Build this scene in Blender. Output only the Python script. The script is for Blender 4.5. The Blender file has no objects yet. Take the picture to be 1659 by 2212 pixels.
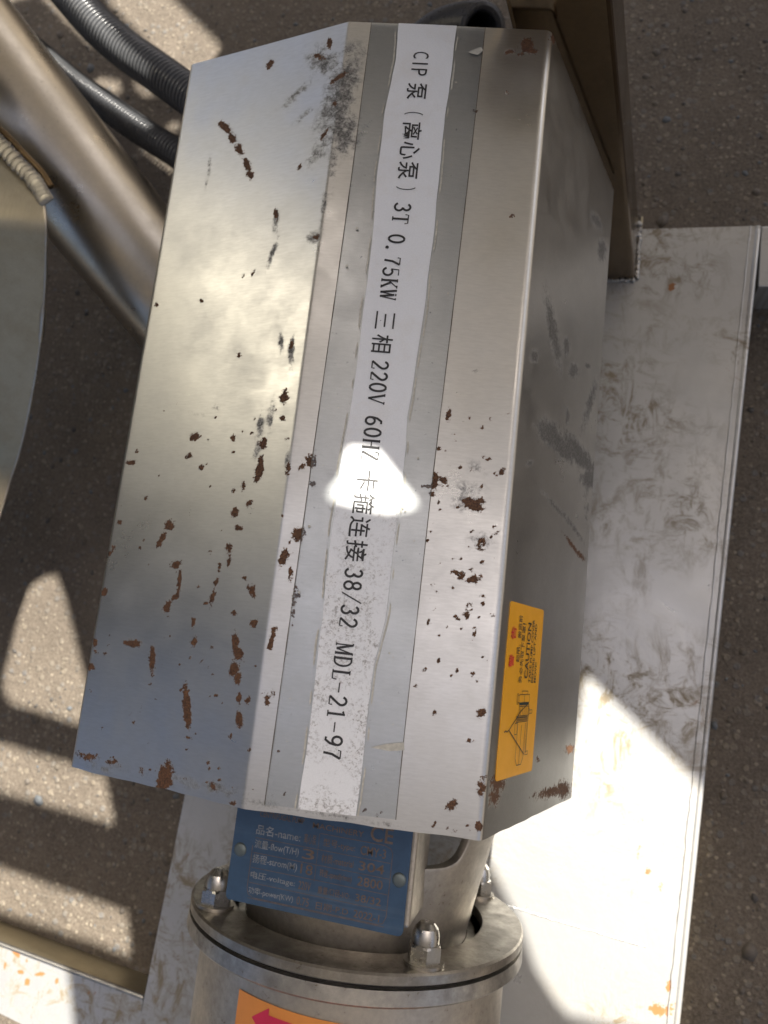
import bpy, bmesh, math, random
import numpy as np
from mathutils import Vector, Matrix, noise
random.seed(7)
rng = np.random.default_rng(7)
sc = bpy.context.scene
C = sc.collection
# ------------------------------------------------------------------ camera
F = 768.6
R = Matrix(((0.9629219, 0.06701081, -0.2613254), (0.11160792, -0.98083004, 0.15973763), (-0.24561165, -0.18298085, -0.95194166)))
H = 0.70
CAM = Vector((0, 0, H))
cd = bpy.data.cameras.new('camera'); cam = bpy.data.objects.new('camera', cd); C.objects.link(cam)
rot = Matrix((R.col[0], -R.col[1], -R.col[2])).transposed()
cam.matrix_world = Matrix.Translation(CAM) @ rot.to_4x4()
cd.sensor_fit = 'VERTICAL'; cd.sensor_height = 36; cd.lens = F / 1024 * 36
cd.clip_start = 0.02; cd.clip_end = 500
cd.dof.use_dof = True; cd.dof.focus_distance = 0.42; cd.dof.aperture_fstop = 10.0
sc.camera = cam
# ------------------------------------------------------------------ sky, sun, exposure
UP = Vector((0.40, 0.60, 1.0))            # towards the sun
w = bpy.data.worlds.new('World'); sc.world = w; w.use_nodes = True
nt = w.node_tree; bg = nt.nodes['Background']
sky = nt.nodes.new('ShaderNodeTexSky'); sky.sky_type = 'NISHITA'; sky.sun_disc = False
sky.sun_elevation = math.atan2(1.0, math.hypot(UP.x, UP.y)); sky.sun_rotation = math.atan2(UP.x, UP.y)
nt.links.new(sky.outputs[0], bg.inputs[0]); bg.inputs[1].default_value = 0.052; sky.air_density = 0.7; sky.dust_density = 7.0; sky.ozone_density = 0.4
sd = bpy.data.lights.new('sun', 'SUN'); sd.energy = 5.0; sd.angle = math.radians(0.53); sd.color = (1, 0.94, 0.84)
sun = bpy.data.objects.new('sun', sd); C.objects.link(sun); sun.rotation_euler = UP.to_track_quat('Z', 'Y').to_euler()
sc.view_settings.view_transform = 'Standard'; sc.view_settings.look = 'None'
sc.view_settings.exposure = 1.85; sc.view_settings.gamma = 1
# ------------------------------------------------------------------ helpers
K = 768 / 1659.0
def ray(dx, dy):
    v = Vector(((dx*K-384)/F, (dy*K-512)/F, 1))
    return R @ v
def at(dx, dy, z=None, y=None, plane=None):
    d = ray(dx, dy)
    if plane is not None:
        p0, n = plane
        t = (p0-CAM).dot(n) / d.dot(n)
    elif y is not None: t = y / d.y
    else: t = (z-H) / d.z
    return CAM + d*t
ZP = -0.025        # skid plate
ZG = -0.075        # ground
def link(o, parent=None):
    C.objects.link(o)
    if parent: o.parent = parent
    return o
def props(o, label=None, cat=None, group=None, kind=None):
    if label: o['label'] = label
    if cat: o['category'] = cat
    if group: o['group'] = group
    if kind: o['kind'] = kind
    return o
def empty(name, loc, label, cat, group=None):
    o = bpy.data.objects.new(name, None); o.location = loc; o.empty_display_size = .02
    C.objects.link(o); return props(o, label, cat, group)
def obj(name, verts, faces, mat, parent=None, smooth=False):
    me = bpy.data.meshes.new(name); me.from_pydata([tuple(v) for v in verts], [], faces); me.update()
    if smooth: me.shade_smooth()
    me.materials.append(mat)
    o = bpy.data.objects.new(name, me); C.objects.link(o)
    if parent:
        o.parent = parent; o.matrix_parent_inverse = Matrix.Translation(-parent.location)
    return o
def bmo(name, bm, mat, parent=None, smooth=False):
    me = bpy.data.meshes.new(name); bmesh.ops.recalc_face_normals(bm, faces=bm.faces[:]); bm.to_mesh(me); bm.free()
    if smooth: me.shade_smooth()
    me.materials.append(mat)
    o = bpy.data.objects.new(name, me); C.objects.link(o)
    if parent:
        o.parent = parent; o.matrix_parent_inverse = Matrix.Translation(-parent.location)
    return o
def auto(o, ang=35):
    me = o.data; me.shade_smooth()
    bm = bmesh.new(); bm.from_mesh(me)
    for e in bm.edges:
        if len(e.link_faces) == 2 and e.calc_face_angle(0) > math.radians(ang): e.smooth = False
    bm.to_mesh(me); bm.free(); return o
def prism(poly, z0, z1, bev=0):
    """closed prism from a ccw or cw polygon of (x,y)"""
    bm = bmesh.new()
    b = [bm.verts.new((p[0], p[1], z0)) for p in poly]; t = [bm.verts.new((p[0], p[1], z1)) for p in poly]
    bm.faces.new(b); bm.faces.new(t); n = len(poly)
    for i in range(n): bm.faces.new((b[i], b[(i+1) % n], t[(i+1) % n], t[i]))
    bmesh.ops.recalc_face_normals(bm, faces=bm.faces[:])
    if bev: bmesh.ops.bevel(bm, geom=bm.edges[:], offset=bev, segments=2, affect='EDGES', profile=.5)
    return bm
def lathe(prof, cx, cz, seg=96, a0=0, a1=2*math.pi, skip=None):
    """profile [(y, r)] turned round a y-parallel axis at (cx, cz)"""
    full = abs(a1-a0-2*math.pi) < 1e-6
    bm = bmesh.new(); rings = []
    n = seg if full else seg+1
    for (y, r) in prof:
        rings.append([bm.verts.new((cx+r*math.cos(a0+(a1-a0)*k/seg), y, cz+r*math.sin(a0+(a1-a0)*k/seg))) for k in range(n)])
    for j in range(len(prof)-1):
        for k in range(seg):
            if skip and skip(j, (a0+(a1-a0)*(k+.5)/seg)): continue
            k2 = (k+1) % n
            bm.faces.new((rings[j][k], rings[j][k2], rings[j+1][k2], rings[j+1][k]))
    return bm
def tube(path, rad, seg=24, caps=True):
    """path: Vectors, rad: float or list"""
    V, Fc = [], []
    n = len(path); T = []
    for i in range(n): T.append((path[min(i+1, n-1)]-path[max(i-1, 0)]).normalized())
    u = T[0].orthogonal().normalized()
    for i in range(n):
        u = (u - T[i]*u.dot(T[i])).normalized(); v = T[i].cross(u)
        r = rad[i] if hasattr(rad, '__len__') else rad
        for k in range(seg):
            a = 2*math.pi*k/seg; V.append(path[i]+(u*math.cos(a)+v*math.sin(a))*r)
    for i in range(n-1):
        for k in range(seg):
            k2 = (k+1) % seg; Fc.append((i*seg+k, i*seg+k2, (i+1)*seg+k2, (i+1)*seg+k))
    if caps: Fc.append(tuple(range(seg))[::-1]); Fc.append(tuple(range((n-1)*seg, n*seg)))
    return V, Fc
def spline(pts, n):
    pts = [Vector(p) for p in pts]; P = [2*pts[0]-pts[1]]+pts+[2*pts[-1]-pts[-2]]; out = []
    m = len(pts)-1
    for i in range(n):
        t = i/(n-1)*m; k = min(int(t), m-1); f = t-k
        a, b, c, d = P[k:k+4]
        out.append(.5*((2*b)+(c-a)*f+(2*a-5*b+4*c-d)*f*f+(3*b-a-3*c+d)*f**3))
    return out
# ------------------------------------------------------------------ materials
def mat(name):
    m = bpy.data.materials.new(name); m.use_nodes = True
    t = m.node_tree; return m, t, t.nodes['Principled BSDF']
def N(t, typ, **kw):
    n = t.nodes.new(typ)
    for k, v in kw.items():
        if k in n.inputs: n.inputs[k].default_value = v
        else: setattr(n, k, v)
    return n
def noise_n(t, vec, scale, detail=6, rough=.6, dist=0):
    n = N(t, 'ShaderNodeTexNoise', Scale=scale, Detail=detail, Roughness=rough, Distortion=dist); t.links.new(vec, n.inputs['Vector']); return n.outputs['Fac']
def mapv(t, vec, sc_=(1, 1, 1), rot_=(0, 0, 0)):
    m = N(t, 'ShaderNodeMapping'); m.inputs['Scale'].default_value = sc_; m.inputs['Rotation'].default_value = rot_
    t.links.new(vec, m.inputs['Vector']); return m.outputs[0]
def rng_n(t, v, a, b, c=0, d=1, smooth=False):
    n = N(t, 'ShaderNodeMapRange'); n.inputs[1].default_value = a; n.inputs[2].default_value = b; n.inputs[3].default_value = c; n.inputs[4].default_value = d
    if smooth: n.interpolation_type = 'SMOOTHSTEP'
    t.links.new(v, n.inputs[0]); return n.outputs[0]
def mix(t, f, a, b):
    n = N(t, 'ShaderNodeMix', data_type='RGBA')
    for s, v in ((0, f), (6, a), (7, b)):
        if hasattr(v, 'links'): t.links.new(v, n.inputs[s])
        elif isinstance(v, (int, float)): n.inputs[s].default_value = v
        else: n.inputs[s].default_value = (*v, 1) if len(v) == 3 else v
    return n.outputs[2]
def mth(t, op, a, b=0, c=None):
    n = N(t, 'ShaderNodeMath', operation=op)
    for i, v in enumerate((a, b) if c is None else (a, b, c)):
        if hasattr(v, 'links'): t.links.new(v, n.inputs[i])
        else: n.inputs[i].default_value = v
    return n.outputs[0]
def bump(t, h, strength, dist, prev=None):
    b = N(t, 'ShaderNodeBump', Strength=strength, Distance=dist); t.links.new(h, b.inputs['Height'])
    if prev: t.links.new(prev, b.inputs['Normal'])
    return b.outputs[0]
def gco(t):
    return N(t, 'ShaderNodeNewGeometry').outputs['Position']
RUST = ((.038, .017, .009), (.155, .072, .032))

def steel(name, col=(.60, .58, .55), rough=.3, brush='x', metal=1, blot=.25, grime=.3, bumpk=.3, attrs=False, fine=1.0, cs=22):
    m, t, p = mat(name); g = gco(t)
    st = {'x': (14, 900, 900), 'y': (900, 14, 900), 'z': (900, 900, 14), None: (300, 300, 300)}[brush]
    br = noise_n(t, mapv(t, g, st), fine, 3, .6)
    cl = noise_n(t, g, cs, 6, .68)
    sp = noise_n(t, g, 260, 4, .7)
    c = mix(t, rng_n(t, cl, .3, .75), col, tuple(x*(1-blot) for x in col))
    c = mix(t, mth(t, 'MULTIPLY', rng_n(t, br, .35, .7), .35), c, tuple(x*.72 for x in col))
    dirt = mth(t, 'MULTIPLY', rng_n(t, sp, .60, .70), rng_n(t, cl, .45, .6))
    c = mix(t, mth(t, 'MULTIPLY', dirt, grime), c, (.16, .13, .10))
    r = mth(t, 'ADD', rng_n(t, cl, .3, .7, rough-.06, rough+.10), rng_n(t, br, .3, .7, -.012, .018))
    mt = metal
    nrm = bump(t, br, bumpk, .0001); nrm = bump(t, noise_n(t, g, cs*.6, 1.5, .4), .10, .002*22/cs, nrm)
    if attrs:
        at_ = N(t, 'ShaderNodeAttribute', attribute_name='rust'); rr = at_.outputs['Fac']
        dd = N(t, 'ShaderNodeAttribute', attribute_name='grime').outputs['Fac']
        n1 = noise_n(t, g, 330, 6, .72); n2 = noise_n(t, g, 900, 3, .7)
        nn = mth(t, 'ADD', mth(t, 'MULTIPLY', n1, .75), mth(t, 'MULTIPLY', n2, .25))
        rm = rng_n(t, mth(t, 'ADD', rr, mth(t, 'MULTIPLY', mth(t, 'SUBTRACT', nn, .5), 3.2)), .27, .50)
        rm = mth(t, 'MULTIPLY', rm, rng_n(t, rr, .04, .2))
        halo = mth(t, 'MULTIPLY', rng_n(t, mth(t, 'ADD', rr, mth(t, 'MULTIPLY', mth(t, 'SUBTRACT', nn, .5), 1.5)), .15, .8), .22)
        gn = noise_n(t, g, 170, 8, .8, .3)
        gm = mth(t, 'MULTIPLY', rng_n(t, mth(t, 'ADD', dd, mth(t, 'MULTIPLY', mth(t, 'SUBTRACT', gn, .5), 3.4)), .15, .75), rng_n(t, dd, .03, .3))
        gm = mth(t, 'MULTIPLY', gm, rng_n(t, noise_n(t, g, 620, 5, .8), .34, .54, .5, 1))
        gcol = mix(t, n2, (.012, .011, .010), (.07, .066, .06))
        c = mix(t, halo, c, (.3, .18, .1))
        c = mix(t, mth(t, 'MULTIPLY', gm, .88), c, gcol)
        rmc = N(t, 'ShaderNodeClamp'); t.links.new(mth(t, 'MULTIPLY', rm, 2.6), rmc.inputs[0])
        c = mix(t, rmc.outputs[0], c, mix(t, rng_n(t, n2, .35, .65), *RUST))
        k = mth(t, 'MAXIMUM', rng_n(t, rm, .35, 1), mth(t, 'MULTIPLY', gm, .55))
        r = mth(t, 'ADD', r, mth(t, 'MULTIPLY', k, .45))
        mt = mth(t, 'MULTIPLY', mth(t, 'SUBTRACT', 1, k), metal)
        t.links.new(mt, p.inputs['Metallic'])
        nrm = bump(t, mth(t, 'MULTIPLY', rm, n2), .5, .0006, nrm)
    else: p.inputs['Metallic'].default_value = metal
    t.links.new(c, p.inputs['Base Color']); t.links.new(r, p.inputs['Roughness']); t.links.new(nrm, p.inputs['Normal'])
    return m
M = {}
M['cover'] = steel('cover_steel', (.60, .605, .59), .32, 'x', attrs=True, blot=.12, grime=.05, bumpk=.07)
M['pipe'] = steel('pipe_steel', (.62, .56, .46), .30, None, blot=.2, grime=.4)
M['tank'] = steel('tank_steel', (.50, .45, .33), .5, 'y', blot=.2, grime=.3)
M['added_tank'] = steel('added_tank_steel', (.37, .355, .31), .52, 'z', blot=.15, grime=.2)
M['weld'] = steel('weld_steel', (.56, .54, .50), .42, None, blot=.75, grime=1.2, bumpk=.6, cs=75)
M['cast'] = steel('cast_steel', (.52, .48, .42), .50, None, blot=.3, grime=.8, bumpk=.5, cs=75)
M['ring'] = steel('ring_steel', (.44, .41, .36), .40, None, blot=.65, grime=1.2, cs=75)
M['nut'] = steel('nut_steel', (.55, .53, .49), .27, None, blot=.5, grime=1.3, cs=75)
M['post'] = steel('post_steel', (.22, .165, .105), .17, None, blot=.25, grime=.3)
M['weldskin'] = steel('weld_skin_steel', (.42, .39, .33), .52, None, blot=.35, grime=.7, bumpk=.5, cs=75)
M['inner'] = steel('inner_shade_steel', (.12, .11, .10), .5, None)  # cavity shade put into the colour, darker than the cast steel

def plate_mat():
    m, t, p = mat('plate_steel'); g = gco(t)
    cl = noise_n(t, g, 9, 6, .6, .4); fi = noise_n(t, g, 160, 5, .7)
    sc1 = noise_n(t, mapv(t, g, (60, 26, 1), (0, 0, .5)), 1, 7, .75, .6)
    sc2 = noise_n(t, mapv(t, g, (30, 60, 1), (0, 0, .25)), 1, 7, .78, .7)
    zone = noise_n(t, g, 7, 2, .5)
    d = mth(t, 'MULTIPLY', mth(t, 'MAXIMUM', rng_n(t, sc1, .50, .62), rng_n(t, sc2, .51, .63)), rng_n(t, zone, .38, .56))
    col = mix(t, rng_n(t, cl, .3, .7), (.52, .525, .52), (.42, .425, .42))
    col = mix(t, mth(t, 'MULTIPLY', d, 1.0), col, (.20, .165, .11))
    ru = mth(t, 'MULTIPLY', rng_n(t, noise_n(t, g, 45, 6, .75, .8), .665, .71), 1)
    at_ = N(t, 'ShaderNodeAttribute', attribute_name='rust').outputs['Fac']
    ru2 = rng_n(t, mth(t, 'ADD', at_, mth(t, 'MULTIPLY', mth(t, 'SUBTRACT', noise_n(t, g, 110, 6, .75), .5), 2.2)), .5, .65)
    ru2 = mth(t, 'MULTIPLY', ru2, rng_n(t, at_, .05, .25))
    ru = mth(t, 'MAXIMUM', mth(t, 'MULTIPLY', ru, .55), ru2)
    col = mix(t, ru, col, (.24, .10, .03))
    k = mth(t, 'MAXIMUM', mth(t, 'MULTIPLY', d, .6), ru)
    t.links.new(col, p.inputs['Base Color'])
    t.links.new(mth(t, 'MULTIPLY', mth(t, 'SUBTRACT', 1, k), .62), p.inputs['Metallic'])
    t.links.new(mth(t, 'ADD', rng_n(t, cl, .3, .7, .26, .40), mth(t, 'MULTIPLY', k, .35)), p.inputs['Roughness'])
    n = bump(t, fi, .15, .0006); n = bump(t, cl, .35, .004, n)
    t.links.new(n, p.inputs['Normal'])
    return m
M['plate'] = plate_mat()

def ground_mat():
    m, t, p = mat('aggregate_concrete'); g = gco(t)
    wv = N(t, 'ShaderNodeTexNoise', Scale=18, Detail=3); t.links.new(g, wv.inputs['Vector'])
    vo = N(t, 'ShaderNodeTexVoronoi', Scale=115, Randomness=1); t.links.new(g, vo.inputs['Vector'])
    vo2 = N(t, 'ShaderNodeTexVoronoi', Scale=190, Randomness=1); t.links.new(g, vo2.inputs['Vector'])
    n1 = noise_n(t, g, 16, 6, .7); n2 = noise_n(t, g, 420, 5, .75); n3 = noise_n(t, g, 4, 4, .6)
    base = mix(t, rng_n(t, n1, .3, .7), (.084, .067, .051), (.034, .027, .020))
    base = mix(t, rng_n(t, n2, .35, .7), base, (.155, .130, .102))
    sepr = N(t, 'ShaderNodeSeparateColor'); t.links.new(vo.outputs['Color'], sepr.inputs[0])
    peb = mth(t, 'MULTIPLY', rng_n(t, vo.outputs['Distance'], .42, .30), rng_n(t, sepr.outputs[0], .55, .6))
    pc = mix(t, sepr.outputs[1], (.10, .112, .125), (.23, .195, .145))
    col = mix(t, mth(t, 'MULTIPLY', peb, .5), base, pc)
    sp2 = N(t, 'ShaderNodeSeparateColor'); t.links.new(vo2.outputs['Color'], sp2.inputs[0])
    grit = mth(t, 'MULTIPLY', rng_n(t, vo2.outputs['Distance'], .4, .25), rng_n(t, sp2.outputs[0], .5, .55))
    col = mix(t, mth(t, 'MULTIPLY', grit, .6), col, mix(t, sp2.outputs[1], (.045, .042, .04), (.30, .26, .20)))
    col = mix(t, mth(t, 'MULTIPLY', rng_n(t, n3, .4, .6), .3), col, (.07, .055, .042))
    t.links.new(col, p.inputs['Base Color']); p.inputs['Roughness'].default_value = .85
    h = mth(t, 'ADD', mth(t, 'MULTIPLY', n2, .5), mth(t, 'ADD', mth(t, 'MULTIPLY', peb, .5), mth(t, 'MULTIPLY', grit, .3)))
    n = bump(t, h, .7, .0025); n = bump(t, n1, .6, .01, n); t.links.new(n, p.inputs['Normal'])
    return m
M['ground'] = ground_mat()

def plain(name, col, rough=.5, metal=0, var=.15, scale=60, **kw):
    m, t, p = mat(name); g = gco(t); n = noise_n(t, g, scale, 6, .65)
    t.links.new(mix(t, rng_n(t, n, .3, .7), col, tuple(x*(1-var) for x in col)), p.inputs['Base Color'])
    t.links.new(rng_n(t, n, .3, .7, rough-.04, rough+.08), p.inputs['Roughness'])
    p.inputs['Metallic'].default_value = metal
    for k, v in kw.items(): p.inputs[k.replace('_', ' ')].default_value = v
    return m
M['tape_line'] = plain('dirty_tape_edge', (.13, .11, .085), .7)
M['tint'] = plain('heat_tinted_steel', (.16, .10, .04), .45, .6, .4)
def paper_mat():
    m, t, p = mat('label_paper'); g = gco(t)
    n1 = noise_n(t, g, 500, 5, .8); n2 = noise_n(t, g, 45, 5, .7); fib = noise_n(t, g, 1500, 2, .6)
    sep = N(t, 'ShaderNodeSeparateXYZ'); t.links.new(g, sep.inputs[0])
    low = rng_n(t, sep.outputs[1], .12, .0)
    spots = mth(t, 'MULTIPLY', rng_n(t, n1, .50, .60), mth(t, 'MULTIPLY', rng_n(t, n2, .42, .56), low))
    col = mix(t, rng_n(t, fib, .3, .7), (.82, .84, .86), (.76, .78, .80))
    col = mix(t, mth(t, 'MULTIPLY', rng_n(t, n2, .5, .75), .22), col, (.62, .56, .44))
    col = mix(t, mth(t, 'MULTIPLY', spots, .75), col, (.20, .185, .17))
    t.links.new(col, p.inputs['Base Color']); p.inputs['Roughness'].default_value = .5; p.inputs['Coat Weight'].default_value = .15; p.inputs['Coat Roughness'].default_value = .2
    t.links.new(bump(t, n2, .2, .001), p.inputs['Normal'])
    return m
M['paper'] = paper_mat()
M['ink'] = plain('black_ink', (.02, .02, .022), .45)
M['red_ink'] = plain('red_ink', (.62, .03, .03), .45)
M['green_ink'] = plain('dark_ink', (.02, .035, .03), .45)
M['yellow'] = plain('orange_yellow_vinyl', (.80, .38, .012), .38, 0, .08)
M['orange'] = plain('orange_vinyl', (.60, .23, .05), .45, 0, .12)
M['magenta'] = plain('crimson_ink', (.52, .02, .07), .45)
M['hose'] = plain('black_corrugated_plastic', (.035, .036, .04), .28, 0, .3, 150)
M['hose2'] = plain('grey_corrugated_plastic', (.125, .13, .14), .22, 0, .3, 150)
M['grey_ink'] = plain('worn_silver_print', (.33, .36, .40), .4, .2, .6, 300)
M['rust_ink'] = plain('browned_print', (.20, .15, .125), .5, .2, .5, 300)
M['groove'] = plain('dark_joint', (.015, .014, .013), .8)
def blue_mat():
    m, t, p = mat('blue_nameplate'); g = gco(t); n = noise_n(t, g, 70, 6, .7); n2 = noise_n(t, g, 14, 3, .6)
    s = noise_n(t, mapv(t, g, (6, 160, 1), (0, 0, .1)), 1, 4, .6)
    c = mix(t, rng_n(t, n, .3, .75), (.058, .115, .205), (.042, .08, .145))
    c = mix(t, mth(t, 'MULTIPLY', rng_n(t, s, .55, .7), .2), c, (.20, .26, .32))
    c = mix(t, mth(t, 'MULTIPLY', rng_n(t, n, .64, .74), .5), c, (.12, .10, .09))
    t.links.new(c, p.inputs['Base Color']); p.inputs['Metallic'].default_value = .35
    t.links.new(rng_n(t, n2, .3, .7, .3, .45), p.inputs['Roughness'])
    return m
M['blue'] = blue_mat()
def tape_mat():
    m, t, p = mat('clear_tape'); g = gco(t); n = noise_n(t, g, 240, 4, .7); n2 = noise_n(t, mapv(t, g, (50, 8, 50)), 1, 4, .6)
    tr = N(t, 'ShaderNodeBsdfTransparent'); t.links.new(mix(t, n2, (.94, .96, .975), (.90, .92, .935)), tr.inputs[0])
    gl = N(t, 'ShaderNodeBsdfGlossy'); gl.inputs['Roughness'].default_value = .22; gl.inputs['Color'].default_value = (.9, .92, .95, 1)
    t.links.new(bump(t, n2, .3, .002), gl.inputs['Normal'])
    df = N(t, 'ShaderNodeBsdfDiffuse'); df.inputs['Color'].default_value = (.5, .53, .56, 1)
    fr = N(t, 'ShaderNodeFresnel', IOR=1.5)
    a = N(t, 'ShaderNodeMixShader'); t.links.new(rng_n(t, n, .66, .72, .10, .5), a.inputs[0]); t.links.new(tr.outputs[0], a.inputs[1]); t.links.new(df.outputs[0], a.inputs[2])
    b = N(t, 'ShaderNodeMixShader'); t.links.new(fr.outputs[0], b.inputs[0]); t.links.new(a.outputs[0], b.inputs[1]); t.links.new(gl.outputs[0], b.inputs[2])
    t.links.new(b.outputs[0], t.nodes['Material Output'].inputs[0])
    return m
M['tape'] = tape_mat()
M['shade_sheet'] = plain('added_sheet_underside', (.72, .74, .75), .6, 0, .2, 8)  # pale underside of the added sheet, brightens the cover's reflections

# ------------------------------------------------------------------ ground
props(obj('ground', [(-60, -60, ZG), (60, -60, ZG), (60, 60, ZG), (-60, 60, ZG)], [(0, 1, 2, 3)], M['ground']), kind='structure')
def stones():
    V, Fc, mi = [], [], []
    ico = bmesh.new(); bmesh.ops.create_icosphere(ico, subdivisions=1, radius=1)
    base = [v.co.copy() for v in ico.verts]; fs = [tuple(v.index for v in f.verts) for f in ico.faces]; ico.free()
    for i in range(6500):
        x = rng.uniform(-1.0, .55); y = rng.uniform(-.55, 1.1)
        r = min(.0016*math.exp(rng.normal(0, .55)), .007)
        ax = rng.uniform(.7, 1.4); ay = rng.uniform(.7, 1.2); a = rng.uniform(0, 6.28)
        k = len(V); m_ = int(rng.integers(0, 4))
        for b in base:
            q = rng.uniform(.8, 1.15); bx, by = b.x*ax*r*q, b.y*ay*r*q
            V.append((x+bx*math.cos(a)-by*math.sin(a), y+bx*math.sin(a)+by*math.cos(a), ZG-r*.1+b.z*r*.55*q))
        for f in fs: Fc.append(tuple(k+j for j in f)); mi.append(m_)
    cols = [(.095, .105, .115), (.10, .084, .064), (.06, .055, .05), (.105, .09, .075)]
    ms = [plain('stone_'+n_, c_, .7, 0, .3, 200) for n_, c_ in zip(('blue_grey', 'tan', 'dark', 'pale'), cols)]
    o = obj('gravel', V, Fc, ms[0], smooth=True)
    for m_ in ms[1:]: o.data.materials.append(m_)
    o.data.polygons.foreach_set('material_index', mi)
    props(o, 'loose grit and small stones bedded in the grey brown concrete', 'gravel', kind='stuff')
stones()

# ------------------------------------------------------------------ added unseen sheet that shades the place, holes cut to shape sun patches
def DP(p, z): return at(p[0], p[1], z=z)
RO = Vector((math.sin(math.radians(10.33)), 0, math.cos(math.radians(10.33))))   # right roof normal
ROP = (Vector((-.1597, 0, .3217)), RO)
ZD = 1.08
def up(p): return Vector(p) + UP*(ZD-p[2])
holes = []
def hole(z, pts): holes.append([up(DP(p, z)) for p in pts])
hole(ZP, [(1262, 1450), (1400, 1581), (1522, 1700), (1560, 1730), (1540, 2000), (1500, 2260), (1400, 2235), (1289, 2214), (1223, 2198), (1193, 2163), (1153, 2097), (1120, 2001), (1065, 1891), (1020, 1810), (1100, 1730), (1222, 1650), (1252, 1540)])
hole(ZP, [(-60, 1990), (0, 2015), (150, 2085), (156, 2150), (168, 2260), (-60, 2260)])
hole(ZG, [(60, 1270), (97, 1243), (125, 1239), (143, 1289), (179, 1436), (200, 1500), (190, 1578), (158, 1565), (64, 1535), (22, 1524), (6, 1500), (5, 1458), (14, 1430), (39, 1330)])
hole(ZG, [(-60, 1585), (0, 1601), (154, 1646), (229, 1673), (251, 1780), (249, 1787), (143, 1755), (0, 1716), (-60, 1696)])
hole(ZG, [(-60, 1852), (0, 1870), (143, 1920), (276, 1966), (286, 2050), (284, 2073), (215, 2045), (0, 1972), (-60, 1950)])
hole(ZG, [(215, -40), (345, -40), (380, 0), (426, 43), (472, 88), (478, 100), (469, 118), (440, 150), (420, 185), (330, 110), (235, 10)])
hole(ZG, [(75, -40), (104, -20), (207, 94), (209, 100), (204, 105), (196, 104), (90, -2), (55, -40)])
hole(ZG, [(-60, -40), (40, -40), (86, -10), (0, 12), (-60, 28)])
hole(ZG, [(193, 179), (222, 165), (258, 172), (268, 204), (250, 206), (200, 187)])
hole(ZG, [(283, 154), (300, 168), (354, 215), (308, 209), (293, 193)])
hole(ZG, [(354, 268), (386, 261), (392, 290), (360, 280)])
hole(ZG, [(268, 297), (376, 358), (385, 390), (308, 340)])
hole(.07, [(80, -140), (185, -30), (262, 60), (322, 118), (312, 148), (230, 85), (140, -10), (30, -120)])
hole(.03, [(110, 105), (150, 140), (230, 205), (300, 250), (330, 275), (318, 290), (280, 268), (210, 222), (130, 150), (90, 120)])
sp = [(745, 655), (790, 600), (812, 505), (835, 488), (870, 487), (930, 500), (1000, 590), (1050, 650), (1072, 690), (1010, 705), (950, 715), (880, 705), (760, 672)]
holes.append([up(at((400+a/.8295)*.54, (1200+b/.8295)*.54, plane=ROP)) for a, b in sp])
def shade_sheet():
    cu = bpy.data.curves.new('added_shade_sheet', 'CURVE'); cu.dimensions = '2D'; cu.fill_mode = 'BOTH'; cu.extrude = .004
    for pl in [[Vector((-.95, -1.2, 0)), Vector((1.3, -1.2, 0)), Vector((1.3, -.22, 0)), Vector((-.95, -.22, 0))], [Vector((-.78, .215, 0)), Vector((1.3, .215, 0)), Vector((1.3, 2.3, 0)), Vector((-.78, 2.3, 0))]]+holes:  # near panel added to cut sky light and reflections, far panel casts the shade
        s = cu.splines.new('POLY'); s.points.add(len(pl)-1); s.use_cyclic_u = True
        for q, v in zip(s.points, pl): q.co = (v.x, v.y, 0, 1)
    o = bpy.data.objects.new('tmp', cu); C.objects.link(o)
    dg = bpy.context.evaluated_depsgraph_get(); dg.update()
    me = bpy.data.meshes.new_from_object(o.evaluated_get(dg)); bpy.data.objects.remove(o)
    me.materials.clear(); me.materials.append(M['shade_sheet'])
    d = bpy.data.objects.new('added_shade_sheet', me); C.objects.link(d); d.location.z = ZD
    props(d, kind='structure')
shade_sheet()

# ------------------------------------------------------------------ skid frame
sk = empty('skid_frame', (-.1, 0, ZG), 'pale stained stainless skid base under the pump, square upright at its far end', 'skid frame')
def pp(x, y): v = at(x, y, z=ZP); return (v.x, v.y)
TR = pp(1637, 488); BRr = (.089+.0035-.028*.35, -.40)
BRv = pp(1460, 2212); dx = (BRv[0]-TR[0])/(BRv[1]-TR[1])
def rx(y): return TR[0]+dx*(y-TR[1])
L1, L2 = pp(400, 1715), pp(311, 2158); dl = (L1[0]-L2[0])/(L1[1]-L2[1])
def lx(y): return L2[0]+dl*(y-L2[1])
A1, A2, A3 = pp(0, 2041), pp(0, 2189), pp(46, 2212)
def ext(a, b, x): return (x, a[1]+(b[1]-a[1])*(x-a[0])/(b[0]-a[0]))
W0 = ext(A1, L2, -.72); W1 = ext(A2, A3, -.72); W2 = ext(A2, A3, -.40)
YT = TR[1]
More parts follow.
